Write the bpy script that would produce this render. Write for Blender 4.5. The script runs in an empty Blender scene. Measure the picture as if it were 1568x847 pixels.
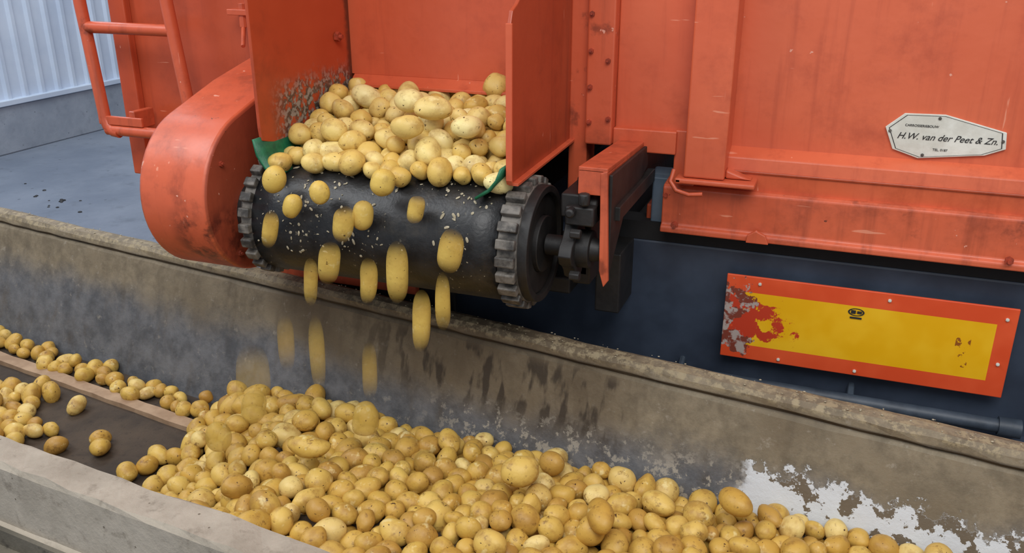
import bpy, bmesh, math, random
import numpy as np
from mathutils import Vector, Matrix, kdtree
random.seed(7); rng=np.random.default_rng(7)
sc=bpy.context.scene
try: sc.view_settings.view_transform='Standard'
except Exception: pass

# ------------------------------------------------------------------ helpers
def L(c):
    c=c/255.0
    return c/12.92 if c<=0.04045 else ((c+0.055)/1.055)**2.4
def C(r,g,b): return (L(r),L(g),L(b),1.0)

class M:
    def __init__(s,name,rough=0.5,metal=0.0,spec=0.5):
        s.m=bpy.data.materials.new(name); s.m.use_nodes=True
        s.nt=s.m.node_tree; s.b=s.nt.nodes['Principled BSDF']
        s.b.inputs['Roughness'].default_value=rough
        s.b.inputs['Metallic'].default_value=metal
        s.b.inputs['Specular IOR Level'].default_value=spec
        s.tc=s.nt.nodes.new('ShaderNodeTexCoord')
        s.vec=s.tc.outputs['Object']
    def new(s,t): return s.nt.nodes.new(t)
    def lk(s,a,b): s.nt.links.new(a,b)
    def put(s,inp,v):
        if isinstance(v,bpy.types.NodeSocket): s.lk(v,inp)
        else: inp.default_value=v
    def mp(s,sx,sy,sz,loc=(0,0,0)):
        n=s.new('ShaderNodeMapping'); n.inputs['Scale'].default_value=(sx,sy,sz)
        n.inputs['Location'].default_value=loc; s.lk(s.vec,n.inputs['Vector']); return n.outputs[0]
    def noise(s,scale,detail=4,rough=0.55,vec=None,dist=0):
        n=s.new('ShaderNodeTexNoise'); n.inputs['Scale'].default_value=scale
        n.inputs['Detail'].default_value=detail; n.inputs['Roughness'].default_value=rough
        n.inputs['Distortion'].default_value=dist
        s.lk(vec or s.vec,n.inputs['Vector']); return n.outputs['Fac']
    def voro(s,scale,vec=None,rand=1.0):
        n=s.new('ShaderNodeTexVoronoi'); n.inputs['Scale'].default_value=scale
        n.inputs['Randomness'].default_value=rand
        s.lk(vec or s.vec,n.inputs['Vector']); return n.outputs['Distance']
    def step(s,v,a,b):       # smooth ramp a->b to 0..1
        n=s.new('ShaderNodeMapRange'); n.interpolation_type='SMOOTHSTEP'
        s.lk(v,n.inputs['Value']); 
        lo,hi,o0,o1=(a,b,0,1) if a<b else (b,a,1,0)
        n.inputs['From Min'].default_value=lo; n.inputs['From Max'].default_value=hi
        n.inputs['To Min'].default_value=o0; n.inputs['To Max'].default_value=o1
        return n.outputs['Result']
    def mth(s,op,a,b=0.0):
        n=s.new('ShaderNodeMath'); n.operation=op; s.put(n.inputs[0],a); s.put(n.inputs[1],b); return n.outputs[0]
    def mix(s,f,a,b):
        n=s.new('ShaderNodeMix'); n.data_type='RGBA'; s.put(n.inputs[0],f); s.put(n.inputs[6],a); s.put(n.inputs[7],b); return n.outputs[2]
    def xyz(s):
        n=s.new('ShaderNodeSeparateXYZ'); s.lk(s.vec,n.inputs[0]); return n.outputs
    def col(s,v): s.put(s.b.inputs['Base Color'],v); return s
    def bump(s,h,st=0.3,d=0.01):
        n=s.new('ShaderNodeBump'); n.inputs['Strength'].default_value=st; n.inputs['Distance'].default_value=d
        s.lk(h,n.inputs['Height']); s.lk(n.outputs[0],s.b.inputs['Normal']); return s

def paint(name,base,light,dark,rough=0.36,chip=0.75,chipcol=None,grime=0.5,blotch=0.0,smear_shade=False):
    m=M(name,rough)
    c=m.mix(m.step(m.noise(2.2,3),0.35,0.7),base,light)
    c=m.mix(m.mth('MULTIPLY',m.step(m.noise(6,7,0.72),0.46,0.8),grime*1.3),c,dark)
    st=m.noise(1,5,0.6,m.mp(30,30,2.0))
    c=m.mix(m.mth('MULTIPLY',m.step(st,0.50,0.8),grime),c,dark)
    if blotch: c=m.mix(m.mth('MULTIPLY',m.step(m.noise(8,5,0.65,m.mp(1,1,1,(2,8,4))),0.57,0.68),blotch),c,C(84,40,30))
    if smear_shade:
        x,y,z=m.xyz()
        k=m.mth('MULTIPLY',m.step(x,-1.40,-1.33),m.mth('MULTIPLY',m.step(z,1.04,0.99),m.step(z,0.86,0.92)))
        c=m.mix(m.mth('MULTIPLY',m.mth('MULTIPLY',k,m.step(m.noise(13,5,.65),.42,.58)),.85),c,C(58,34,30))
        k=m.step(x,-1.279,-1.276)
        c=m.mix(m.mth('MULTIPLY',k,.55),c,C(110,44,32))  # shade of the guard's right face painted in as dark red
    for k,(sx,sz) in enumerate(((60,6),(7,70))):
        s1=m.step(m.noise(1,3,0.5,m.mp(sx,sx,sz,(k*3,1,k*7))),0.725,0.75)
        c=m.mix(m.mth('MULTIPLY',s1,0.6),c,C(232,156,126))
    ch=m.step(m.noise(45,3,0.5),chip,chip+0.02)
    c=m.mix(ch,c,chipcol or C(222,156,134))
    ch2=m.step(m.noise(26,5,0.7,m.mp(1,1,1,(5,3,2))),chip-0.02,chip)
    c=m.mix(ch2,c,C(95,50,38))
    m.col(c)
    m.put(m.b.inputs['Roughness'],m.mth('ADD',m.mth('MULTIPLY',m.noise(10,5),0.4),rough-0.18))
    m.bump(m.noise(5,5),0.3,0.014)
    return m.m

def flat(name,c1,c2,scale=12,rough=0.6,metal=0,bump=0.2):
    m=M(name,rough,metal)
    m.col(m.mix(m.step(m.noise(scale,5,0.6),0.3,0.7),c1,c2)); m.bump(m.noise(scale*3,4),bump,0.004)
    return m.m

# ------------------------------------------------------------------ materials
ORANGE=paint('orange_paint',C(202,91,58),C(212,103,68),C(160,66,44))
ORANGEL=paint('orange_paint_left_panel',C(190,82,50),C(200,92,58),C(138,58,38))
ORANGE2=paint('orange_paint_shaded',C(168,69,40),C(180,79,47),C(118,46,30),grime=.55)  # shaded copy of the orange: chute side's shade darkened into the colour
ORANGE3=paint('orange_paint_worn',C(198,88,56),C(208,99,66),C(128,58,40),chip=0.72,grime=.65,blotch=.6)
GUARDP=paint('orange_paint_guard',C(198,86,54),C(208,98,64),C(134,58,40),chip=0.72,grime=.55,blotch=.35,smear_shade=True)
NAVYL=flat('slate_blue_paint',C(74,90,106),C(96,110,125),9,.5)
NAVY=flat('navy_paint_plain',C(42,50,64),C(60,70,86),5,.45)
BLACK=flat('black_greasy_steel',C(20,19,19),C(38,35,33),18,0.55)
DARK=flat('dark_void_shade',C(14,13,14),C(26,25,26),8,0.8)
STEEL=flat('dusty_grey_steel',C(70,66,62),C(120,114,106),30,0.5,0.3)
GREEN=flat('green_belt_rubber',C(16,80,54),C(26,108,70),40,0.5)
WHITEEN=flat('white_enamel',C(200,198,186),C(222,222,212),20,0.4)
BOLT=flat('painted_bolt',C(170,66,42),C(120,52,36),60,0.5)
RUBBER=flat('tyre_rubber',C(20,20,20),C(34,33,32),10,0.9)
INK=flat('black_ink',C(30,30,30),C(40,40,40),10,0.7)
PIPE=flat('grey_pipe',C(46,55,66),C(70,80,92),14,0.5)
CRUMB=flat('dried_potato_crumbs',C(146,136,112),C(184,174,150),60,0.8)

def m_wornplate():
    m=M('worn_orange_plate',0.4)
    x,y,z=m.xyz()
    c=m.mix(m.step(m.noise(3,4),0.35,0.7),C(176,70,38),C(190,80,46))
    c=m.mix(m.mth('MULTIPLY',m.step(m.noise(7,6,.7),.5,.8),.6),c,C(120,50,32))
    n=m.noise(28,6,0.7)
    band=m.step(m.mth('ADD',z,m.mth('MULTIPLY',n,0.10)),1.36,1.29)
    far=m.step(y,1.63,1.72)
    k=m.mth('MULTIPLY',m.mth('MULTIPLY',band,far),m.step(m.noise(45,4,0.6),0.40,0.5))
    c=m.mix(k,c,m.mix(m.step(m.noise(90,2),0.45,0.6),C(70,64,58),C(148,140,130)))
    seam=m.mth('MULTIPLY',m.step(m.mth('ADD',y,m.mth('MULTIPLY',n,.03)),1.985,2.005),.85)
    c=m.mix(seam,c,C(74,40,28))
    return m.col(c).m
WORN=m_wornplate()

def m_belt():
    m=M('black_conveyor_belt',0.42)
    c=m.mix(m.step(m.noise(20,5),0.35,0.7),C(18,19,21),C(38,38,39))
    c=m.mix(m.mth('MULTIPLY',m.step(m.noise(9,5,.7),.5,.75),.5),c,C(74,66,54))
    v=m.noise(130,2,0.4)
    k=m.mth('MULTIPLY',m.step(v,0.70,0.72),m.step(m.noise(7,3),0.42,0.6))
    c=m.mix(k,c,C(150,140,118))
    m.col(c); m.bump(m.noise(120,2),0.25,0.003); return m.m
BELT=m_belt()

def m_potato(name,cols,dirt=0.75,alpha=False):
    m=M(name,0.46,0,0.4)
    g=m.new('ShaderNodeNewGeometry'); r=g.outputs['Random Per Island']
    n=m.new('ShaderNodeValToRGB'); cr=n.color_ramp
    cr.elements[0].position=0; cr.elements[0].color=cols[0]
    cr.elements[1].position=1; cr.elements[1].color=cols[-1]
    for i,cc in enumerate(cols[1:-1]):
        e=cr.elements.new((i+1)/(len(cols)-1)); e.color=cc
    m.lk(r,n.inputs[0])
    c=n.outputs[0]
    c=m.mix(m.mth('MULTIPLY',m.step(m.noise(24,4,0.6),0.46,0.70),dirt),c,C(164,122,56))
    c=m.mix(m.mth('MULTIPLY',m.step(m.noise(55,5,0.7,m.mp(1,1,1,(3,1,7))),0.55,0.70),dirt),c,C(120,84,42))
    c=m.mix(m.mth('MULTIPLY',m.step(m.noise(30,3,0.7,m.mp(1,1,1,(9,4,2))),0.60,0.72),.6),c,C(234,216,156))
    c=m.mix(m.step(m.noise(120,2,0.5),0.69,0.74),c,C(80,54,30))
    m.col(c); m.bump(m.noise(90,4,0.6),0.3,0.003)
    if alpha:
        a=m.new('ShaderNodeAttribute'); a.attribute_name='fade'
        m.lk(a.outputs['Fac'],m.b.inputs['Alpha'])
    return m.m
POT=m_potato('potato_skin',[C(176,134,62),C(198,158,74),C(208,172,84),C(192,150,66),C(204,168,80),C(216,182,96),C(196,158,72),C(226,200,128)],.75)
POTC=m_potato('potato_skin_clean',[C(204,168,84),C(222,192,110),C(228,206,136),C(212,176,90),C(224,196,116),C(236,220,156)],.55)
POTF=m_potato('potato_skin_in_motion',[C(206,170,80),C(216,184,94),C(210,176,84)],.25,True)

def m_wallfar():
    m=M('stained_trough_wall',0.75)
    x,y,z=m.xyz()
    n1=m.noise(4,6,0.65); n2=m.noise(16,6,0.7)
    top=m.mix(m.step(n2,0.3,0.7),C(106,95,77),C(138,125,103))
    top=m.mix(m.mth('MULTIPLY',m.step(n1,.5,.7),.6),top,C(94,80,60))
    low=m.mix(m.step(n2,0.3,0.7),C(78,80,84),C(112,113,116))
    zz=m.mth('ADD',z,m.mth('MULTIPLY',m.mth('SUBTRACT',n1,0.5),0.18))
    zz=m.mth('SUBTRACT',zz,m.mth('MULTIPLY',m.step(x,-0.9,-1.3),.02))
    thr=m.step(zz,0.50,0.61)
    c=m.mix(thr,low,top)
    m.put(m.b.inputs['Roughness'],m.mth('ADD',m.mth('MULTIPLY',thr,.3),.45))
    c=m.mix(m.mth('MULTIPLY',m.step(m.noise(1,5,.6,m.mp(22,22,3)),.5,.75),.4),c,C(80,68,52))
    c=m.mix(m.mth('MULTIPLY',m.step(m.noise(30,6,0.75),0.58,0.70),0.4),c,C(168,160,146))
    sx=m.mth('MULTIPLY',m.step(x,-1.2,-0.85),m.step(x,-0.30,-0.42))
    c=m.mix(m.mth('MULTIPLY',m.mth('MULTIPLY',sx,m.step(z,.45,.6)),.5),c,C(82,66,46))
    st=m.step(m.noise(1,3,0.5,m.mp(30,30,5)),0.50,0.60)
    sz=m.mth('MULTIPLY',m.step(z,0.50,0.58),m.step(z,0.70,0.66))
    c=m.mix(m.mth('MULTIPLY',m.mth('MULTIPLY',sx,st),m.mth('MULTIPLY',sz,0.85)),c,C(48,38,28))
    sp=m.mth('MULTIPLY',m.step(m.noise(38,5,0.7),0.54,0.60),m.mth('MULTIPLY',m.step(x,-0.95,-0.7),m.step(zz,0.58,0.52)))
    c=m.mix(m.mth('MULTIPLY',sp,0.75),c,C(166,158,144))
    wz=m.mth('ADD',z,m.mth('MULTIPLY',m.mth('SUBTRACT',n2,0.5),0.20))
    w=m.mth('MULTIPLY',m.step(wz,0.575,0.568),m.step(m.mth('ADD',x,m.mth('MULTIPLY',n1,0.2)),-0.02,0.01))
    c=m.mix(w,c,C(204,207,210))
    dk=m.mth('MULTIPLY',m.step(m.noise(24,5,0.65),0.54,0.56),w)
    c=m.mix(dk,c,C(104,92,76))
    gz=m.mth('MULTIPLY',m.step(z,0.686,0.692),m.step(z,0.702,0.697))
    c=m.mix(m.mth('MULTIPLY',gz,0.8),c,C(44,34,24))
    rim=m.step(z,.70,.715)
    c=m.mix(m.mth('MULTIPLY',rim,m.step(m.noise(50,4,.7),.45,.6)),c,C(150,136,108))
    m.col(c); m.bump(m.mth('ADD',m.noise(20,6,0.7),m.mth('MULTIPLY',w,0.4)),0.5,0.006); return m.m
WALLF=m_wallfar()

def m_concrete(name,a,b,d,sc_=6,dirt=0.6):
    m=M(name,0.85)
    c=m.mix(m.step(m.noise(sc_,7,0.65),0.3,0.7),a,b)
    c=m.mix(m.mth('MULTIPLY',m.step(m.noise(sc_*5,6,0.7),0.52,0.72),dirt),c,d)
    c=m.mix(m.step(m.voro(sc_*6),0.08,0.05),c,d)
    m.col(c); m.bump(m.noise(sc_*8,6,0.7),0.45,0.006); return m.m
CONC=m_concrete('worn_concrete',C(144,134,119),C(177,166,150),C(104,93,78),5)
CONCD=m_concrete('dirty_concrete_face',C(84,78,66),C(112,104,90),C(50,44,36),4,0.9)
FLOOR=m_concrete('concrete_floor',C(104,113,127),C(126,134,146),C(88,95,105),1.2,0.5)
TBELT=m_concrete('brown_trough_belt',C(52,42,33),C(76,62,48),C(38,30,24),7,0.6)
WOOD=flat('worn_wood_strip',C(146,118,92),C(172,144,116),16,0.8)
WALLM=flat('white_corrugated_steel',C(190,204,222),C(208,220,234),2,0.45)
PLINTH=m_concrete('wall_plinth',C(134,144,156),C(160,168,178),C(110,118,126),2,0.4)

def m_marker():
    m=M('marker_plate_paint',0.35)
    x,y,z=m.xyz()
    inx=m.mth('MULTIPLY',m.mth('GREATER_THAN',x,-0.166),m.mth('LESS_THAN',x,0.368))
    inz=m.mth('MULTIPLY',m.mth('GREATER_THAN',z,0.677),m.mth('LESS_THAN',z,0.812))
    k=m.mth('MULTIPLY',inx,inz)
    ye=m.mix(m.step(m.noise(8,3),0.4,0.7),C(234,174,16),C(242,188,36))
    rd=m.mix(m.step(m.noise(8,3),0.4,0.7),C(218,78,40),C(228,90,50))
    c=m.mix(k,rd,ye)
    n=m.noise(17,5,0.6)
    px=m.mth('ADD',x,m.mth('MULTIPLY',m.mth('SUBTRACT',n,0.5),0.36))
    pz=m.mth('ADD',m.mth('ABSOLUTE',m.mth('SUBTRACT',z,0.745)),m.mth('MULTIPLY',m.mth('SUBTRACT',m.noise(22,4,0.6),0.5),0.16))
    pe=m.mth('MULTIPLY',m.step(px,-0.080,-0.090),m.step(pz,0.047,0.042))
    pe=m.mth('MULTIPLY',pe,m.mth('LESS_THAN',x,-0.03))
    c=m.mix(pe,c,C(194,62,38))
    pe2=m.mth('MULTIPLY',m.step(px,-0.160,-0.168),m.step(pz,0.085,0.080))
    c=m.mix(pe2,c,m.mix(m.step(m.noise(50,3),0.47,0.57),C(128,62,48),C(176,160,152)))
    s1=m.mth('MULTIPLY',m.mth('MULTIPLY',m.mth('GREATER_THAN',x,0.295),m.mth('LESS_THAN',x,0.325)),m.mth('MULTIPLY',m.step(m.noise(70,3),0.55,0.58),m.mth('MULTIPLY',m.mth('GREATER_THAN',z,0.70),m.mth('LESS_THAN',z,0.77))))
    c=m.mix(s1,c,C(150,86,30))
    m.bump(m.noise(6,2),.2,.01)
    return m.col(c).m
MARK=m_marker()

# ------------------------------------------------------------------ mesh helpers
def empty(name):
    e=bpy.data.objects.new(name,None); sc.collection.objects.link(e); return e
def fin(name,bm,mat,parent=None,smooth=False,bevel=0,angle=35):
    me=bpy.data.meshes.new(name); bmesh.ops.recalc_face_normals(bm,faces=bm.faces); bm.to_mesh(me); bm.free()
    mats=mat if isinstance(mat,(list,tuple)) else [mat]
    for k in mats: me.materials.append(k)
    o=bpy.data.objects.new(name,me); sc.collection.objects.link(o)
    if smooth:
        for p in me.polygons: p.use_smooth=True
        try:
            me.set_sharp_from_angle(angle=math.radians(angle))
        except Exception: pass
    if bevel:
        b=o.modifiers.new('bevel','BEVEL'); b.width=bevel; b.segments=2; b.limit_method='ANGLE'; b.angle_limit=math.radians(40)
    if parent: o.parent=parent
    return o
def abox(bm,x0,x1,y0,y1,z0,z1,mi=0):
    v=[bm.verts.new((x,y,z)) for x in (x0,x1) for y in (y0,y1) for z in (z0,z1)]
    for f in ((0,1,3,2),(4,6,7,5),(0,4,5,1),(2,3,7,6),(0,2,6,4),(1,5,7,3)):
        bm.faces.new([v[i] for i in f]).material_index=mi
def box(name,x0,x1,y0,y1,z0,z1,mat,parent=None,bevel=0.003):
    bm=bmesh.new(); abox(bm,x0,x1,y0,y1,z0,z1); return fin(name,bm,mat,parent,False,bevel)
def acyl(bm,p0,p1,r,seg=24,r2=None,mi=0):
    p0=Vector(p0);p1=Vector(p1);d=p1-p0
    mat=Matrix.Translation((p0+p1)/2)@d.to_track_quat('Z','Y').to_matrix().to_4x4()
    res=bmesh.ops.create_cone(bm,cap_ends=True,segments=seg,radius1=r,radius2=r if r2 is None else r2,depth=d.length,matrix=mat)
    for v in res['verts']:
        for f in v.link_faces: f.material_index=mi
def aprism(bm,pts,axis,a0,a1,mi=0):
    def mk(p,a):
        return {0:(a,p[0],p[1]),1:(p[0],a,p[1]),2:(p[0],p[1],a)}[axis]
    A=[bm.verts.new(mk(p,a0)) for p in pts]; B=[bm.verts.new(mk(p,a1)) for p in pts]
    n=len(pts)
    bm.faces.new(A).material_index=mi; bm.faces.new(B[::-1]).material_index=mi
    for i in range(n): bm.faces.new((A[i],B[i],B[(i+1)%n],A[(i+1)%n])).material_index=mi
def tube(name,pts,r,mat,parent=None,cyc=False):
    cu=bpy.data.curves.new(name,'CURVE'); cu.dimensions='3D'; cu.bevel_depth=r; cu.bevel_resolution=4; cu.use_fill_caps=True
    s=cu.splines.new('POLY'); s.points.add(len(pts)-1)
    for i,p in enumerate(pts): s.points[i].co=(*p,1)
    s.use_cyclic_u=cyc; s.use_smooth=True; cu.materials.append(mat)
    o=bpy.data.objects.new(name,cu); sc.collection.objects.link(o)
    if parent:o.parent=parent
    return o
def bolts(name,plist,axis,r,h,mat,parent):
    bm=bmesh.new()
    for p in plist:
        p=Vector(p); d=Vector({'x':(1,0,0),'-y':(0,-1,0),'x-':(-1,0,0)}[axis])
        acyl(bm,p,p+d*h,r,6); acyl(bm,p+d*h*0.9,p+d*h*1.8,r*0.5,10)
    return fin(name,bm,mat,parent,True,0)

# ------------------------------------------------------------------ room
box('floor',-7.5,6,-5,14,-0.1,0,FLOOR,None,0)
wl=empty('wall_left')
bm=bmesh.new(); y=-5.0
prof=[]
while y<14:
    prof+= [(y,-6.0),(y+0.085,-6.0),(y+0.10,-5.975),(y+0.13,-5.975),(y+0.145,-6.0)]; y+=0.16
A=[bm.verts.new((x,yy,0.40)) for yy,x in prof]; B=[bm.verts.new((x,yy,5.0)) for yy,x in prof]
for i in range(len(prof)-1): bm.faces.new((A[i],A[i+1],B[i+1],B[i]))
fin('corrugated_sheet',bm,WALLM,wl)
box('concrete_plinth',-6.15,-5.96,-5,14,0,0.36,PLINTH,wl,0.01)
box('flashing',-6.1,-5.94,-5,14,0.36,0.40,WALLM,wl,0.004)
box('backing',-6.15,-6.03,-5,14,0.36,5.0,WALLM,wl,0)
box('wall_back',-6.2,6,13.8,14,0,5,WALLM,None,0)
bm=bmesh.new()
for i in range(14):
    x=-4.57+rng.normal(0,.2); y=4.05+rng.normal(0,.06)-(x+4.57)*0.4; s=rng.uniform(.006,.018)
    res=bmesh.ops.create_icosphere(bm,subdivisions=2,radius=s,matrix=Matrix.Translation((x,y,s*.3)))
    for v in res['verts']: v.co.z=max(0,v.co.z*0.5); v.co.x+=rng.normal(0,s*.15)
fin('floor_debris',bm,BLACK)

# ------------------------------------------------------------------ truck
T=empty('potato_truck')
box('rear_panel_left',-1.91,-1.185,2.0,2.05,0.96,3.0,ORANGEL,T,0.004)
bm=bmesh.new()
abox(bm,-1.915,-1.86,1.975,2.0,0.94,3.0)
abox(bm,-1.49,-1.46,1.985,2.0,1.2,3.0)
abox(bm,-1.86,-1.4,1.98,2.0,0.94,1.0)
fin('left_panel_ribs',bm,ORANGEL,T,False,0.004)
bm=bmesh.new()
abox(bm,-1.91,-1.87,2.05,6.5,0.94,3.0); abox(bm,1.56,1.6,2.05,6.5,0.94,3.0)
abox(bm,-1.91,1.6,6.46,6.5,0.94,3.0); abox(bm,-1.87,-1.25,2.05,6.5,0.94,0.98); abox(bm,-.42,1.56,2.06,6.5,0.94,0.98)
abox(bm,-1.25,-.42,3.2,6.5,0.94,0.98)
fin('body_shell',bm,ORANGEL,T,False,0.004)
bm=bmesh.new(); abox(bm,-1.185,-.60,2.0,2.02,1.262,3.0)
aprism(bm,[(2.02,1.275),(2.0,1.262),(1.985,1.25),(1.965,1.243),(1.965,1.236),(1.99,1.240),(2.012,1.255),(2.025,1.27)],0,-1.175,-.605)
fin('chute_gate',bm,ORANGE,T,True,0.001)
bm=bmesh.new()
abox(bm,-.60,-.555,1.985,2.06,1.0,3.0)
abox(bm,-.555,-.492,1.965,2.06,1.138,3.0)
fin('chute_column',bm,ORANGE3,T,False,0.004)
bm=bmesh.new()
abox(bm,-.492,-.30,2.0,2.05,1.17,3.0)
abox(bm,-.492,-.345,1.98,2.05,1.125,1.178)
abox(bm,-.35,-.30,1.992,2.05,1.05,1.18)
abox(bm,-.25,1.6,2.035,2.06,1.10,3.0)
fin('rear_panel_right',bm,ORANGE,T,False,0.003)
bm=bmesh.new()
aprism(bm,[(2.06,1.148),(2.036,1.146),(2.0,1.128),(1.996,1.10),(2.002,1.052),(2.06,1.052)],0,-.345,1.6)
fin('rail_upper',bm,ORANGE,T,False,0.003)
bm=bmesh.new()
aprism(bm,[(2.06,1.06),(1.99,1.054),(1.982,1.048),(1.982,.962),(1.972,.955),(1.972,.942),(2.06,.942)],0,-.368,1.6)
fin('rail_lower',bm,ORANGE3,T,False,0.003)
bm=bmesh.new(); abox(bm,-.345,1.6,1.993,2.0,1.094,1.100); fin('rail_weld_seam',bm,ORANGE2,T,False,0.002)
bm=bmesh.new()
abox(bm,-.318,-.228,1.945,2.04,1.085,3.0)
abox(bm,-.336,-.160,1.935,2.01,1.072,1.084)
aprism(bm,[(2.0,1.078),(1.935,1.085),(1.935,1.072),(2.0,1.055)],0,-.336,-.32)
aprism(bm,[(-.228,1.085),(-.170,1.085),(-.228,1.105)],1,1.965,2.0)
fin('rear_post',bm,ORANGE,T,False,0.004)
tube('rope_hook',[(-.340,1.95,1.10),(-.345,1.94,1.075),(-.33,1.935,1.056),(-.30,1.93,1.05),(-.27,1.93,1.054)],.005,ORANGE3,T)
bm=bmesh.new(); aprism(bm,[(-.17,.942),(-.12,.942),(-.128,.962),(-.15,.972),(-.168,.96)],1,1.962,1.973); fin('latch_tab',bm,ORANGE3,T,False,.002)
bolts('rear_bolts',[(-.335,1.982,.96),(.36,1.972,.965),(-.36,1.99,1.03)],'-y',.009,.008,BOLT,T)
bolts('column_bolts',[(-.545,1.965,z) for z in (1.19,1.27,1.35,1.43,1.5)]+[(-.505,1.965,1.33),(-.5,1.965,1.2)],'-y',.006,.006,BOLT,T)
bolts('chute_bolts',[(-1.178,1.93,z) for z in (1.36,)],'x',.012,.010,BOLT,T)
bm=bmesh.new()
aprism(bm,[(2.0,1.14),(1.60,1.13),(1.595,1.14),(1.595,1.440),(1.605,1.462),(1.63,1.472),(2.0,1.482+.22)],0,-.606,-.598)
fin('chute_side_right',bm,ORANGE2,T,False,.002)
bm=bmesh.new(); aprism(bm,[(2.0,1.137),(1.60,1.127),(1.60,1.133),(2.0,1.143)],0,-.606,-.585)
aprism(bm,[(1.594,1.13),(1.588,1.14),(1.588,1.44),(1.594,1.44)],0,-.607,-.594)
fin('chute_side_right_lip',bm,ORANGE,T,False,.001)
bm=bmesh.new(); aprism(bm,[(2.0,1.12),(1.75,1.13),(1.60,1.172),(1.597,1.20),(1.597,1.9),(2.0,1.9)],0,-1.188,-1.18)
fin('chute_side_left',bm,WORN,T,False,.002)
bm=bmesh.new()
abox(bm,-1.50,-1.42,1.94,2.0,1.40,1.415); acyl(bm,(-1.46,1.955,1.37),(-1.46,1.955,1.43),.012,12)
acyl(bm,(-1.46,1.95,1.37),(-1.43,1.90,1.33),.006,8)
fin('hinge_pin',bm,ORANGE3,T,False,.002)
bm=bmesh.new()
abox(bm,-.93,1.55,2.03,2.10,.52,.90)
abox(bm,-.40,1.55,2.0,2.04,.515,.535)
fin('chassis_crossmember',bm,NAVY,T,False,.006)
box('chassis_shadow_gap',-.48,1.55,2.03,2.1,.90,.945,DARK,T,0)  # near-black box stands in for shade between rail and chassis
bm=bmesh.new()
abox(bm,-.8,-.6,2.1,6.5,.6,.88); abox(bm,.7,.9,2.1,6.5,.6,.94); fin('chassis_rails',bm,NAVY,T,False,.004)
bm=bmesh.new(); abox(bm,-.405,-.352,2.04,2.09,.90,1.055); acyl(bm,(-.405,2.065,1.052),(-.352,2.065,1.052),.022,16)
fin('slate_post',bm,NAVYL,T,False,.004)
bm=bmesh.new(); acyl(bm,(-.75,1.985,.583),(.44,1.985,.575),.016,20); acyl(bm,(.41,1.985,.575),(.455,1.985,.575),.022,20)
acyl(bm,(.1,1.985,.577),(.1,2.04,.6),.008,8); acyl(bm,(-.3,1.985,.577),(-.3,2.04,.6),.008,8)
fin('under_run_pipe',bm,PIPE,T,True)
for i,(wx,wy) in enumerate(((-1.45,4.2),(1.15,4.2),(-1.45,5.4),(1.15,5.4))):
    bm=bmesh.new()
    acyl(bm,(wx-.14,wy,.48),(wx+.14,wy,.48),.48,40); acyl(bm,(wx-.15,wy,.48),(wx+.15,wy,.48),.26,28,mi=1); acyl(bm,(wx-.17,wy,.48),(wx+.17,wy,.48),.09,16,mi=1)
    fin('wheel_%d'%(i+1),bm,[RUBBER,STEEL],T,True,.015)
bm=bmesh.new(); acyl(bm,(-1.45,4.2,.48),(1.15,4.2,.48),.06,16); acyl(bm,(-1.45,5.4,.48),(1.15,5.4,.48),.06,16)
abox(bm,-.8,-.6,4.0,5.6,.45,.62); abox(bm,.7,.9,4.0,5.6,.45,.62); fin('axles',bm,BLACK,T,True)
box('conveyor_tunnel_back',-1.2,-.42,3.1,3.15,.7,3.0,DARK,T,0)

# ------------------------------------------------------------------ ladder
LD=empty('ladder')
def ladd(name,pts,r=.0165): tube(name,pts,r,ORANGE3,LD)
ladd('stile_left',[(-1.945,1.9,2.3),(-1.935,1.9,1.42),(-1.915,1.9,1.12),(-1.908,1.9,1.095),(-1.89,1.9,1.082),(-1.87,1.9,1.08)])
ladd('stile_right',[(-1.665,1.9,2.3),(-1.65,1.9,1.43),(-1.615,1.9,1.10)])
for i,z in enumerate((1.085,1.36,1.63,1.9,2.17)): ladd('rung_%d'%(i+1),[(-1.91-(z-1.085)*.08,1.9,z),(-1.57 if i==0 else -1.648,1.9,z)],.0155)
bm=bmesh.new(); abox(bm,-1.83,-1.81,1.9,1.975,1.09,1.14); abox(bm,-1.93,-1.78,1.89,1.90,1.10,1.125); abox(bm,-1.93,-1.91,1.9,1.975,1.88,1.92); abox(bm,-1.66,-1.64,1.9,2.0,1.88,1.92)
fin('mounting_bracket',bm,ORANGE3,LD,False,.003)

# ------------------------------------------------------------------ signs
MP=empty('rear_marker_plate')
box('plate',-.206,.406,1.992,1.998,.640,.852,MARK,MP,.002)
bolts('rivets',[(-.13,1.992,.836),(.15,1.992,.836),(.385,1.992,.826),(.385,1.992,.72),(.1,1.992,.652),(-.07,1.992,.652)],'-y',.004,.003,WHITEEN,MP)
bm=bmesh.new()
MX=Matrix.Translation((.085,1.9905,.798))@Matrix.Rotation(math.pi/2,4,'X')
def sring(ro,ri,n=28):
    a=[bm.verts.new(MX@Vector((1.4*ro*math.cos(6.2832*k/n),.75*ro*math.sin(6.2832*k/n),0))) for k in range(n)]
    b=[bm.verts.new(MX@Vector((1.4*ri*math.cos(6.2832*k/n),.75*ri*math.sin(6.2832*k/n),0))) for k in range(n)]
    for k in range(n): bm.faces.new((a[k],a[(k+1)%n],b[(k+1)%n],b[k]))
sring(.0125,.0100)
abox(bm,.074,.084,1.990,1.991,.794,.802); abox(bm,.087,.097,1.990,1.991,.795,.801); abox(bm,.073,.098,1.990,1.991,.782,.786)
fin('maker_stamp',bm,INK,MP)
box('plate_backing',-.19,.39,1.998,2.03,.66,.84,NAVY,MP,0)
SG=empty('name_sign')
poly=[(.088,1.212),(.122,1.243),(.200,1.245),(.318,1.216),(.322,1.182),(.285,1.166),(.160,1.150),(.108,1.166)]
bm=bmesh.new(); aprism(bm,poly,1,2.029,2.035); fin('sign_plate',bm,WHITEEN,SG,False,.001)
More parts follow.
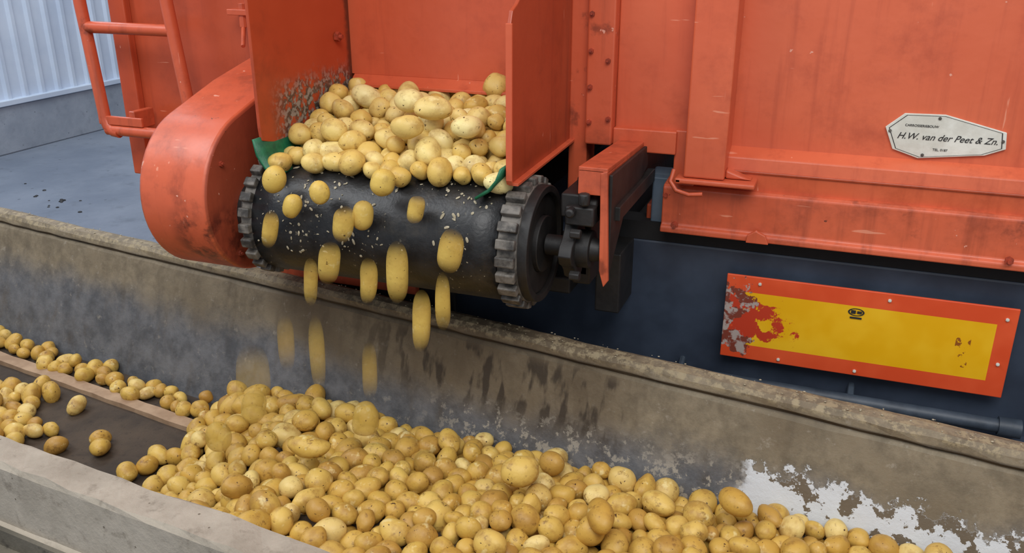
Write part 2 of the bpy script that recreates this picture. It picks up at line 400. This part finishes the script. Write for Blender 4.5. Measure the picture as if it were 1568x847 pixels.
cx=sum(p[0] for p in poly)/8; cz=sum(p[1] for p in poly)/8
bm=bmesh.new()
def ring(s1,s2):
    a=[bm.verts.new((cx+(p[0]-cx)*s1,2.0284,cz+(p[1]-cz)*s1)) for p in poly]
    b=[bm.verts.new((cx+(p[0]-cx)*s2,2.0284,cz+(p[1]-cz)*s2)) for p in poly]
    for i in range(8): bm.faces.new((a[i],a[(i+1)%8],b[(i+1)%8],b[i]))
ring(.94,.925); fin('sign_border',bm,INK,SG)
def text(name,body,x,z,size,shear,y=2.028):
    cu=bpy.data.curves.new(name,'FONT'); cu.body=body; cu.size=size; cu.shear=shear; cu.align_x='CENTER'; cu.align_y='CENTER'; cu.offset=.0001
    cu.materials.append(INK); o=bpy.data.objects.new(name,cu); sc.collection.objects.link(o); o.location=(x,y,z); o.rotation_euler=(math.pi/2,0,0); o.parent=SG
    return o
text('lettering','H.W. van der Peet & Zn.',.209,1.196,.0190,.4)
text('lettering_small','CARROSSERIEBOUW',.158,1.219,.007,0)
text('lettering_small_b','TEL. 0187',.20,1.171,.007,0)
bolts('sign_screws',[(.098,2.029,1.205),(.190,2.029,1.237),(.314,2.029,1.198),(.168,2.029,1.158)],'-y',.0035,.002,STEEL,SG)

# ------------------------------------------------------------------ discharge conveyor
CV=empty('discharge_conveyor')
RY,RZ,RR=1.68,.985,.130
BX0=-1.195
def beltprof(r,n=28):
    pts=[(3.0,RZ+r)]
    for i in range(n+1):
        a=math.pi/2+math.pi*i/n; pts.append((RY+r*math.cos(a),RZ+r*math.sin(a)))
    pts.append((3.0,RZ-r)); return pts
bm=bmesh.new(); P=beltprof(RR); xs=np.linspace(BX0,-.615,10)
g=[[bm.verts.new((x,p[0],p[1])) for p in P] for x in xs]
for i in range(len(xs)-1):
    for j in range(len(P)-1): bm.faces.new((g[i][j],g[i+1][j],g[i+1][j+1],g[i][j+1]))
o=fin('belt',bm,BELT,CV,True); s_=o.modifiers.new('s','SOLIDIFY'); s_.thickness=.006; s_.offset=-1
bm=bmesh.new()
for i in range(170):
    x=rng.uniform(BX0+.02,-.66); a=math.radians(rng.uniform(95,200)) 
    if rng.random()<.5: x=rng.normal(-1.02,.08)
    elif rng.random()<.4: x=rng.normal(-.72,.035); a=math.radians(rng.uniform(105,150))
    if not(BX0+.01<x<-.63): continue
    s=rng.uniform(.001,.0040)
    mt=Matrix.Translation((x,RY+(RR+.001)*math.cos(a),RZ+(RR+.001)*math.sin(a)))@Matrix.Rotation(a-math.pi/2,4,'X')@Matrix.Rotation(rng.uniform(0,6),4,'Z')@Matrix.Diagonal((s*rng.uniform(.7,2.4),s,s*.25,1))
    bmesh.ops.create_icosphere(bm,subdivisions=1,radius=1,matrix=mt)
fin('potato_crumbs',bm,CRUMB,CV,True,0,80)
def ringpart(name,x0,x1,rr=RR):
    bm=bmesh.new()
    acyl(bm,(x0,RY,RZ),(x1,RY,RZ),rr-.002,48)
    n=24
    for i in range(n):
        a=2*math.pi*i/n
        m=Matrix.Translation(((x0+x1)/2,RY,RZ))@Matrix.Rotation(a,4,'X')@Matrix.Translation((0,0,rr+.004))@Matrix.Diagonal((abs(x1-x0)*.96,.021,.016,1))
        bmesh.ops.create_cube(bm,size=1,matrix=m)
    return fin(name,bm,STEEL2,CV,False,.003)
m=M('dusty_lug_rubber',0.6); m.col(m.mix(m.step(m.noise(30,5,.6),.35,.65),C(50,47,44),C(116,110,102))); m.bump(m.noise(60,4),.3,.004); STEEL2=m.m
ringpart('lug_ring_right',-.615,-.572); ringpart('lug_ring_left',-1.225,BX0)
bm=bmesh.new()
def annulus(x0,x1,ro,ri,seg=48,mi=0):
    R=[]
    for x,r in ((x0,ro),(x1,ro),(x1,ri),(x0,ri)):
        R.append([bm.verts.new((x,RY+r*math.cos(2*math.pi*k/seg),RZ+r*math.sin(2*math.pi*k/seg))) for k in range(seg)])
    for q in range(4):
        for k in range(seg):
            bm.faces.new((R[q][k],R[q][(k+1)%seg],R[(q+1)%4][(k+1)%seg],R[(q+1)%4][k])).material_index=mi
annulus(-.574,-.552,.124,.108); annulus(-.574,-.562,.108,.060)
acyl(bm,(-.57,RY,RZ),(-.552,RY,RZ),.06,32); acyl(bm,(-.55,RY,RZ),(-.42,RY,RZ),.022,20)
fin('end_disc',bm,BLACK,CV,True,.002)
bm=bmesh.new()
BX=-.505
pts=[]
for k in range(20):
    a=2*math.pi*k/20; rx=.058+.010*math.cos(4*a); pts.append((RY+rx*math.cos(a),RZ+rx*math.sin(a)))
aprism(bm,pts,0,BX,BX+.028)
acyl(bm,(BX+.02,RY,RZ),(BX+.055,RY,RZ),.040,28); acyl(bm,(BX+.05,RY,RZ),(BX+.075,RY,RZ),.027,24,.022)
acyl(bm,(BX+.07,RY,RZ),(BX+.09,RY,RZ),.014,16)
for dy,dz in ((.045,.045),(-.045,.045),(.045,-.045),(-.045,-.045)): acyl(bm,(BX+.02,RY+dy,RZ+dz),(BX+.042,RY+dy,RZ+dz),.011,6)
fin('bearing_housing',bm,BLACK,CV,True,.002)
bm=bmesh.new()
abox(bm,-.515,-.455,1.66,1.80,1.055,1.105); abox(bm,-.51,-.47,1.74,1.82,.88,1.10); abox(bm,-.50,-.44,1.64,1.70,1.045,1.085)
acyl(bm,(-.50,1.69,1.075),(-.44,1.69,1.075),.026,18); acyl(bm,(-.485,1.62,1.075),(-.485,1.80,1.075),.010,10)
acyl(bm,(-.46,1.64,1.09),(-.46,1.64,1.115),.013,6)
fin('tension_block',bm,BLACK,CV,True,.004)
bm=bmesh.new()
abox(bm,-.505,-.475,1.74,3.0,.90,1.12); abox(bm,-1.30,-1.27,1.98,3.0,.86,1.10); abox(bm,-1.27,-.505,1.90,1.94,.88,.93); abox(bm,-.50,-.44,1.9,3.0,.75,.9)
abox(bm,-1.2,-.55,1.86,3.0,.80,.84)
abox(bm,-1.50,-.90,1.975,1.99,.45,.90)
fin('frame_sides',bm,BLACK,CV,False,.004)
bm=bmesh.new()
abox(bm,-.478,-.425,1.655,1.662,1.108,1.160)
aprism(bm,[(-.432,1.155),(-.418,1.160),(-.408,.93),(-.418,.915),(-.428,.95)],1,1.652,1.662)
aprism(bm,[(1.655,1.155),(1.655,1.165),(1.99,1.150),(1.99,1.140)],0,-.478,-.418)
aprism(bm,[(1.655,1.155),(1.99,1.145),(1.99,1.09),(1.80,1.05),(1.655,.93)],0,-.424,-.418)
fin('support_bracket',bm,ORANGE3,CV,False,.002)
bm=bmesh.new(); aprism(bm,[(1.665,1.15),(2.0,1.14),(2.0,1.09),(1.79,1.045),(1.665,.935)],0,-.4175,-.410); abox(bm,-.418,-.40,1.70,2.04,1.045,1.075)
fin('support_bracket_inner',bm,BLACK,CV,False,.002)
def skirt(name,prof):
    bm=bmesh.new()
    ys=[1.575,1.62,1.70,1.85,1.99]; th=.006
    g=[]
    for y in ys:
        g.append([bm.verts.new((x,y,z)) for x,z in prof])
    for i in range(len(ys)-1):
        for j in range(len(prof)-1): bm.faces.new((g[i][j],g[i][j+1],g[i+1][j+1],g[i+1][j]))
    o=fin(name,bm,GREEN,CV,True); s=o.modifiers.new('s','SOLIDIFY'); s.thickness=th; s.offset=0
skirt('green_skirt_left',[(-1.186,1.180),(-1.180,1.145),(-1.162,1.118),(-1.135,1.104)])
skirt('green_skirt_right',[(-.612,1.165),(-.622,1.140),(-.640,1.118),(-.668,1.100)])
box('orange_underframe',-1.46,-1.0,1.945,1.97,.70,.82,ORANGE3,CV,.003)

# guard
pts=[(1.692+.19*math.cos(math.radians(a)),1.03+.19*math.sin(math.radians(a))) for a in np.linspace(282,108,26)]
pts=pts+[(1.80,1.262),(1.97,1.30),(1.97,.90)]
bm=bmesh.new(); aprism(bm,pts,0,-1.455,-1.275)
GD=empty('drive_guard')
fin('guard_shell',bm,GUARDP,GD,True,.008,30)
bm=bmesh.new(); acyl(bm,(-1.28,RY,RZ),(-1.225,RY,RZ),.045,24); acyl(bm,(-1.278,RY,RZ),(-1.262,RY,RZ),.075,28); fin('shaft_collar',bm,BLACK,GD,True,.003)
bolts('guard_bolts',[(-1.275,1.60,.90),(-1.275,1.74,.88),(-1.275,1.57,1.12)],'x',.007,.005,BOLT,GD)

# ------------------------------------------------------------------ trough
def yf(x): return 1.713-.15*x
def yn(x): return .878-.0975*x
X0,X1=-4.6,1.9
TR=empty('receiving_trough')
def sweep(name,prof,fy,mat,x0=X0,x1=X1,n=110,wob=0.0,bevel=0):
    bm=bmesh.new(); g=[]
    for x in np.linspace(x0,x1,n):
        g.append([bm.verts.new((x,fy(x)+p[0]+wob*rng.normal(),p[1]+wob*rng.normal())) for p in prof])
    m=len(prof)
    for i in range(n-1):
        for j in range(m): bm.faces.new((g[i][j],g[i][(j+1)%m],g[i+1][(j+1)%m],g[i+1][j]))
    bm.faces.new(g[0]); bm.faces.new(g[-1][::-1])
    return fin(name,bm,mat,TR,False,bevel)
sweep('far_side',[(0,.72),(-.020,.727),(-.045,.724),(-.055,.714),(-.057,.698),(-.050,.690),(-.060,.682),(-.115,.50),(-.165,.34),(-.165,.0),(.03,.0),(.03,.70)],yf,WALLF,wob=.0012)
sweep('near_side',[(.0,.715),(-.004,.722),(-.066,.722),(-.072,.714),(-.075,.60),(-.085,.595),(-.085,.0),(.03,.0),(.03,.33),(.01,.40)],yn,[CONC],wob=.0018)
sweep('outer_batten',[(-.088,.56),(-.115,.555),(-.115,.50),(-.088,.495)],yn,CONCD,wob=.001)
sweep('outer_face',[(-.0875,.60),(-.092,.595),(-.092,.0),(-.0875,.0)],yn,CONCD)
bm=bmesh.new()
for x in np.arange(-4.4,1.8,.75): abox(bm,x,x+.05,yn(x)-.125,yn(x)-.088,0,.56)
fin('outer_posts',bm,CONCD,TR,False,.004)
sweep('far_gutter',[(-.165,.345),(-.165,.30),(-.28,.30),(-.28,.345)],yf,TBELT)
sweep('edge_strip',[(-.275,.362),(-.275,.30),(-.315,.30),(-.315,.362)],yf,WOOD,wob=.001)
bm=bmesh.new()
for i,x in enumerate(np.linspace(X0,X1,30)):
    a=bm.verts.new((x,yf(x)-.31,.348)); b=bm.verts.new((x,yn(x)+.03,.348)); 
    if i: bm.faces.new((pa,a,b,pb))
    pa,pb=a,b
fin('trough_belt',bm,TBELT,TR)
sweep('trough_base',[(-.165,.30),(-.165,.02),(-.60,.02),(-.60,.30)],yf,CONCD)
bm=bmesh.new()
for i in range(260):
    x=rng.uniform(-3.2,.9); s=rng.uniform(.0008,.0026)
    bmesh.ops.create_icosphere(bm,subdivisions=1,radius=1,matrix=Matrix.Translation((x,yf(x)-rng.uniform(.002,.05),.7265))@Matrix.Diagonal((s*1.3,s,s*.6,1)))
fin('rim_grit',bm,CRUMB,TR,True,0,80)

# ------------------------------------------------------------------ potatoes
def ico(k=3):
    bm=bmesh.new(); bmesh.ops.create_icosphere(bm,subdivisions=k,radius=1); bm.verts.ensure_lookup_table()
    V=np.array([v.co[:] for v in bm.verts]); F=np.array([[v.index for v in f.verts] for f in bm.faces]); bm.free(); return V,F
IV,IF=ico()
def potato(c,r,elong=None,rot=None):
    e=elong if elong is not None else rng.choice([rng.uniform(1.0,1.15),rng.uniform(1.12,1.35),rng.uniform(1.35,1.65)],p=[.42,.45,.13])
    V=IV.copy()
    d=np.zeros(len(V))
    for k in range(4):
        w=rng.normal(size=3)*rng.uniform(1.0,2.6); d+=.036*np.sin(V@w+rng.uniform(0,6.3))
    V=V*(1+d)[:,None]
    V[:,0]*=e; V[:,1]*=rng.uniform(.94,1.03); V[:,2]*=rng.uniform(.84,.97)
    k=rng.uniform(-.12,.12); V[:,1]+=k*V[:,0]**2/e; V[:,0]*=1/(e**.33)
    V[:,1:]*=1/(e**.1)
    if rot is None:
        yaw=rng.uniform(0,6.28); pit=rng.normal(0,.35); rol=rng.uniform(0,6.28)
        Rm=np.array(Matrix.Rotation(yaw,3,'Z')@Matrix.Rotation(pit,3,'Y')@Matrix.Rotation(rol,3,'X'))
    else: Rm=rot
    V=(V*r)@Rm.T
    return V+np.array(c)
def build(name,Vs,mat,fade=None,base=None):
    bv,bf=base if base else (IV,IF)
    n=len(Vs); nv=len(bv)
    V=np.concatenate(Vs).astype(np.float32)
    F=(bf[None]+(np.arange(n)*nv)[:,None,None]).reshape(-1,3).astype(np.int32)
    me=bpy.data.meshes.new(name); me.vertices.add(len(V)); me.vertices.foreach_set('co',V.ravel())
    me.loops.add(F.size); me.loops.foreach_set('vertex_index',F.ravel())
    me.polygons.add(len(F)); me.polygons.foreach_set('loop_start',np.arange(0,F.size,3,dtype=np.int32))
    try: me.polygons.foreach_set('loop_total',np.full(len(F),3,dtype=np.int32))
    except Exception: pass
    me.update(calc_edges=True); me.validate()
    me.polygons.foreach_set('use_smooth',np.ones(len(me.polygons),dtype=bool))
    if fade is not None:
        a=me.attributes.new('fade','FLOAT','POINT'); a.data.foreach_set('value',fade.astype(np.float32))
    me.materials.append(mat); o=bpy.data.objects.new(name,me); sc.collection.objects.link(o); return o

def relax(P,R,iters,clamp,grav=.0013):
    n=len(P)
    for it in range(iters):
        kd=kdtree.KDTree(n)
        for i in range(n): kd.insert(P[i],i)
        kd.balance(); D=np.zeros_like(P)
        for i in range(n):
            for co,j,d in kd.find_range(P[i],R[i]+.034):
                if j<=i: continue
                o=R[i]+R[j]-d
                if o>0:
                    dv=(P[i]-P[j])/(d+1e-6)*o*.5
                    D[i]+=dv; D[j]-=dv
        P+=np.clip(D,-.012,.012)*.8; P[:,2]-=grav
        clamp(P,R)
    return P
def sst(a,b,x):
    t=np.clip((x-a)/(b-a),0,1); return t*t*(3-2*t)
def H(x,y):
    v=(y-yn(x))/(yf(x)-yn(x)-.1)
    rise=sst(-1.62,-1.02,x+.22*(v-.5))
    top=.545-.06*np.clip(v-.45,0,1)*1.2+.045*sst(-.65,-.1,x)*sst(.2,.7,v)+.05*np.exp(-((x+.72)/.32)**2-((v-.42)/.35)**2)+.012*np.sin(9*x+4*y)+.01*np.sin(17*x-11*y)
    return .345+rise*(top-.345)
P=[];R=[]
sp=.0440
for lay in range(3):
    for x in np.arange(-1.62,1.35,sp):
        for y0 in np.arange(0,1,sp/.72):
            y=yn(x)+.04+y0*(yf(x)-yn(x)-.17)
            h=H(x,y)
            z=h-.024-lay*.040
            if h<.37 and (lay>0 or rng.random()<.75): continue
            if z<.362: continue
            P.append((x+rng.normal(0,.010),y+rng.normal(0,.010),z+rng.normal(0,.006))); R.append(float(np.clip(rng.normal(.0226,.0033),.015,.030)))
for x in np.arange(-4.0,-1.32,.036):
    for q in range(2 if rng.random()<.5 else 1):
        P.append((x+rng.normal(0,.01),yf(x)-.20-rng.uniform(0,.06),.372+q*.012)); R.append(rng.uniform(.017,.025))
for k in range(66):
    x=-2.12+rng.normal(0,.17); P.append((x,yf(x)-.50+rng.normal(0,.055),.372)); R.append(rng.uniform(.018,.026))
for k in range(60):
    x=rng.uniform(-3.9,-2.4); P.append((x,yf(x)-.5+rng.normal(0,.1),.372)); R.append(rng.uniform(.019,.026))
for x,y in ((-1.70,1.49),(-1.675,1.465),(-1.56,1.34),(-1.52,1.40),(-1.50,1.44),(-1.45,1.50)): P.append((x,y,.372)); R.append(.024)
P=np.array(P);R=np.array(R)
def clampT(P,R):
    x=P[:,0]; core=np.where(x>-1.62,H(x,P[:,1])-.145,0)
    P[:,2]=np.maximum(P[:,2],np.maximum(.348+R*.92,core))
    hi=yf(x)-.055-.11*np.clip((.69-P[:,2])/.34,0,1)-R*.95
    lo=yn(x)+.03+R*.9
    P[:,1]=np.clip(P[:,1],lo,hi)
relax(P,R,35,clampT)
Vs=[potato(P[i],R[i]*1.08) for i in range(len(P))]
for x,y,el,r,yaw in ((-.98,1.38,2.0,.029,.3),(-.33,1.36,1.9,.030,1.9),(-.10,1.50,1.8,.027,2.4),(-.52,1.44,1.35,.033,.6)):
    z=float(H(np.array(x),np.array(y)))+.010
    Vs.append(potato((x,y,z),r,el,np.array(Matrix.Rotation(yaw,3,'Z'))))
PP=build('potato_heap',Vs,POT)
bm=bmesh.new(); g=[]
for x in np.arange(-1.45,1.36,.05):
    row=[]
    for v in np.linspace(0,1,16):
        y=yn(x)+.03+v*(yf(x)-yn(x)-.20)
        row.append(bm.verts.new((x,y,max(.349,float(H(np.array(x),np.array(y)))-.085))))
    g.append(row)
for i in range(len(g)-1):
    for j in range(15): bm.faces.new((g[i][j],g[i][j+1],g[i+1][j+1],g[i+1][j]))
co=fin('heap_core',bm,TBELT,None,True); co.parent=PP

# on the conveyor
P=[];R=[]
def HB(x,y):
    return 1.163+.078*sst(1.62,1.85,y)+.010*math.sin(14*x)
for lay in range(4):
    for x in np.arange(-1.155,-.62,.0440):
        for y in np.arange(1.635,2.2,.0440):
            z=HB(x,y)-.02-lay*.038
            if z<1.130: continue
            P.append((x+rng.normal(0,.010),y+rng.normal(0,.010),z)); R.append(float(np.clip(rng.normal(.0227,.0034),.016,.030)))
P=np.array(P);R=np.array(R)
FY=1.612+.018*np.sin(P[:,0]*23)+rng.normal(0,.012,len(P))
def clampB(P,R):
    P[:,0]=np.clip(P[:,0],-1.175+R,-.611-R); P[:,1]=np.clip(P[:,1],FY,2.4)
    dy=np.minimum(P[:,1]-RY,0); zb=RZ+np.sqrt(np.maximum((RR+R*.95)**2-dy**2,0.0001))
    P[:,2]=np.maximum(P[:,2],zb)
relax(P,R,35,clampB)
Vs=[potato(P[i],R[i]*1.07) for i in range(len(P))]
for x,y,z,r,el,yaw in ((-.82,1.72,1.245,.031,1.7,.3),(-.90,1.76,1.250,.031,1.5,-.3),(-.73,1.68,1.222,.029,1.3,.9),(-.86,1.665,1.215,.028,1.5,.2)):
    Vs.append(potato((x,y,z),r,el,np.array(Matrix.Rotation(yaw,3,'Z'))))
build('potatoes_on_conveyor',Vs,POTC)

# falling: x,y,z,width,height,tilt,opacity
FL=[(-1.12,1.545,1.105,.048,.060,.3,1),(-1.005,1.54,1.088,.042,.052,-.2,1),(-1.07,1.53,1.055,.042,.054,.5,1),(-.90,1.53,1.055,.044,.064,.15,1),
(-.86,1.55,1.12,.052,.056,.4,1),(-.785,1.545,1.075,.034,.058,.25,.95),(-.93,1.5,1.04,.043,.080,.18,.95),(-1.11,1.5,1.01,.034,.086,.25,.9),
(-.69,1.5,1.01,.050,.088,.2,.85),(-.97,1.5,.95,.044,.092,.15,.72),(-1.02,1.5,.90,.030,.112,.12,.62),(-.88,1.5,.92,.036,.106,.08,.75),
(-.81,1.5,.95,.048,.140,.03,.88),(-.76,1.5,.85,.038,.140,.05,.85),(-.71,1.5,.90,.032,.124,.03,.75),
(-1.02,1.5,.73,.034,.185,.02,.36),(-1.10,1.5,.74,.036,.135,.03,.27),(-.89,1.5,.71,.034,.145,.03,.30),(-1.20,1.5,.64,.078,.15,.1,.22),
(-1.16,1.44,.60,.055,.080,.2,.5),(-.88,1.45,.62,.056,.076,.1,.6),(-1.20,1.36,.56,.060,.074,.4,.5)]
B4=ico(4); Vs=[];fa=[]
for x,y,z,w,h,t,op in FL:
    V=B4[0].copy(); d=np.zeros(len(V))
    for k in range(4):
        ww=rng.normal(size=3)*rng.uniform(1,2.2); d+=.03*np.sin(V@ww+rng.uniform(0,6.3))
    V*=(1+d)[:,None]
    fz=np.abs(B4[0][:,2]); e=h/w
    k=np.where(e>1.3,(1-fz**3.2)**.5/np.maximum(np.sqrt(np.maximum(1-fz**2,0)),.15),1); k=np.clip(k,.5,1.5)
    V[:,0]*=w/2*k; V[:,1]*=w/2*k; V[:,2]*=h/2
    Rm=np.array(Matrix.Rotation(t,3,'Y')); V=V@Rm.T
    Vs.append(V+np.array((x,y,z)))
    s=np.clip((e-1.25)/.5,0,1)
    fa.append(op*(1-s*.98*np.clip((fz-.12)/.80,0,1)**1.0))
build('falling_potatoes',Vs,POTF,np.concatenate(fa),B4)

# ------------------------------------------------------------------ lights
def area(name,loc,tgt,sx,sy,e,col=(1,1,1)):
    l=bpy.data.lights.new(name,'AREA'); l.shape='RECTANGLE'; l.size=sx; l.size_y=sy; l.energy=e; l.color=col
    o=bpy.data.objects.new(name,l); sc.collection.objects.link(o); o.location=loc
    o.rotation_euler=(Vector(tgt)-Vector(loc)).to_track_quat('-Z','Y').to_euler(); return o
area('hall_lamp_front',(0.6,-1.0,4.2),(-.5,1.8,.8),2.8,1.8,116,(1,.985,.965))
area('hall_lamp_side',(-3.2,0.2,4.0),(-1.2,1.8,.8),2.2,1.8,76,(.96,.98,1))
area('hall_lamp_left',(-4.4,4.0,4.6),(-4.8,4.6,0),2.0,2.0,115,(.86,.93,1))
w=bpy.data.worlds.new('World'); sc.world=w; w.use_nodes=True
bg=w.node_tree.nodes['Background']; bg.inputs[0].default_value=(.86,.92,1,1); bg.inputs[1].default_value=.60

# ------------------------------------------------------------------ camera
cam=bpy.data.cameras.new('camera'); co=bpy.data.objects.new('camera',cam); sc.collection.objects.link(co)
cam.sensor_width=36; cam.lens=36*1358/1568; cam.clip_start=.05
co.location=(0,0,1.6); co.rotation_euler=(math.radians(90-21.3),0,math.radians(20.5))
sc.camera=co
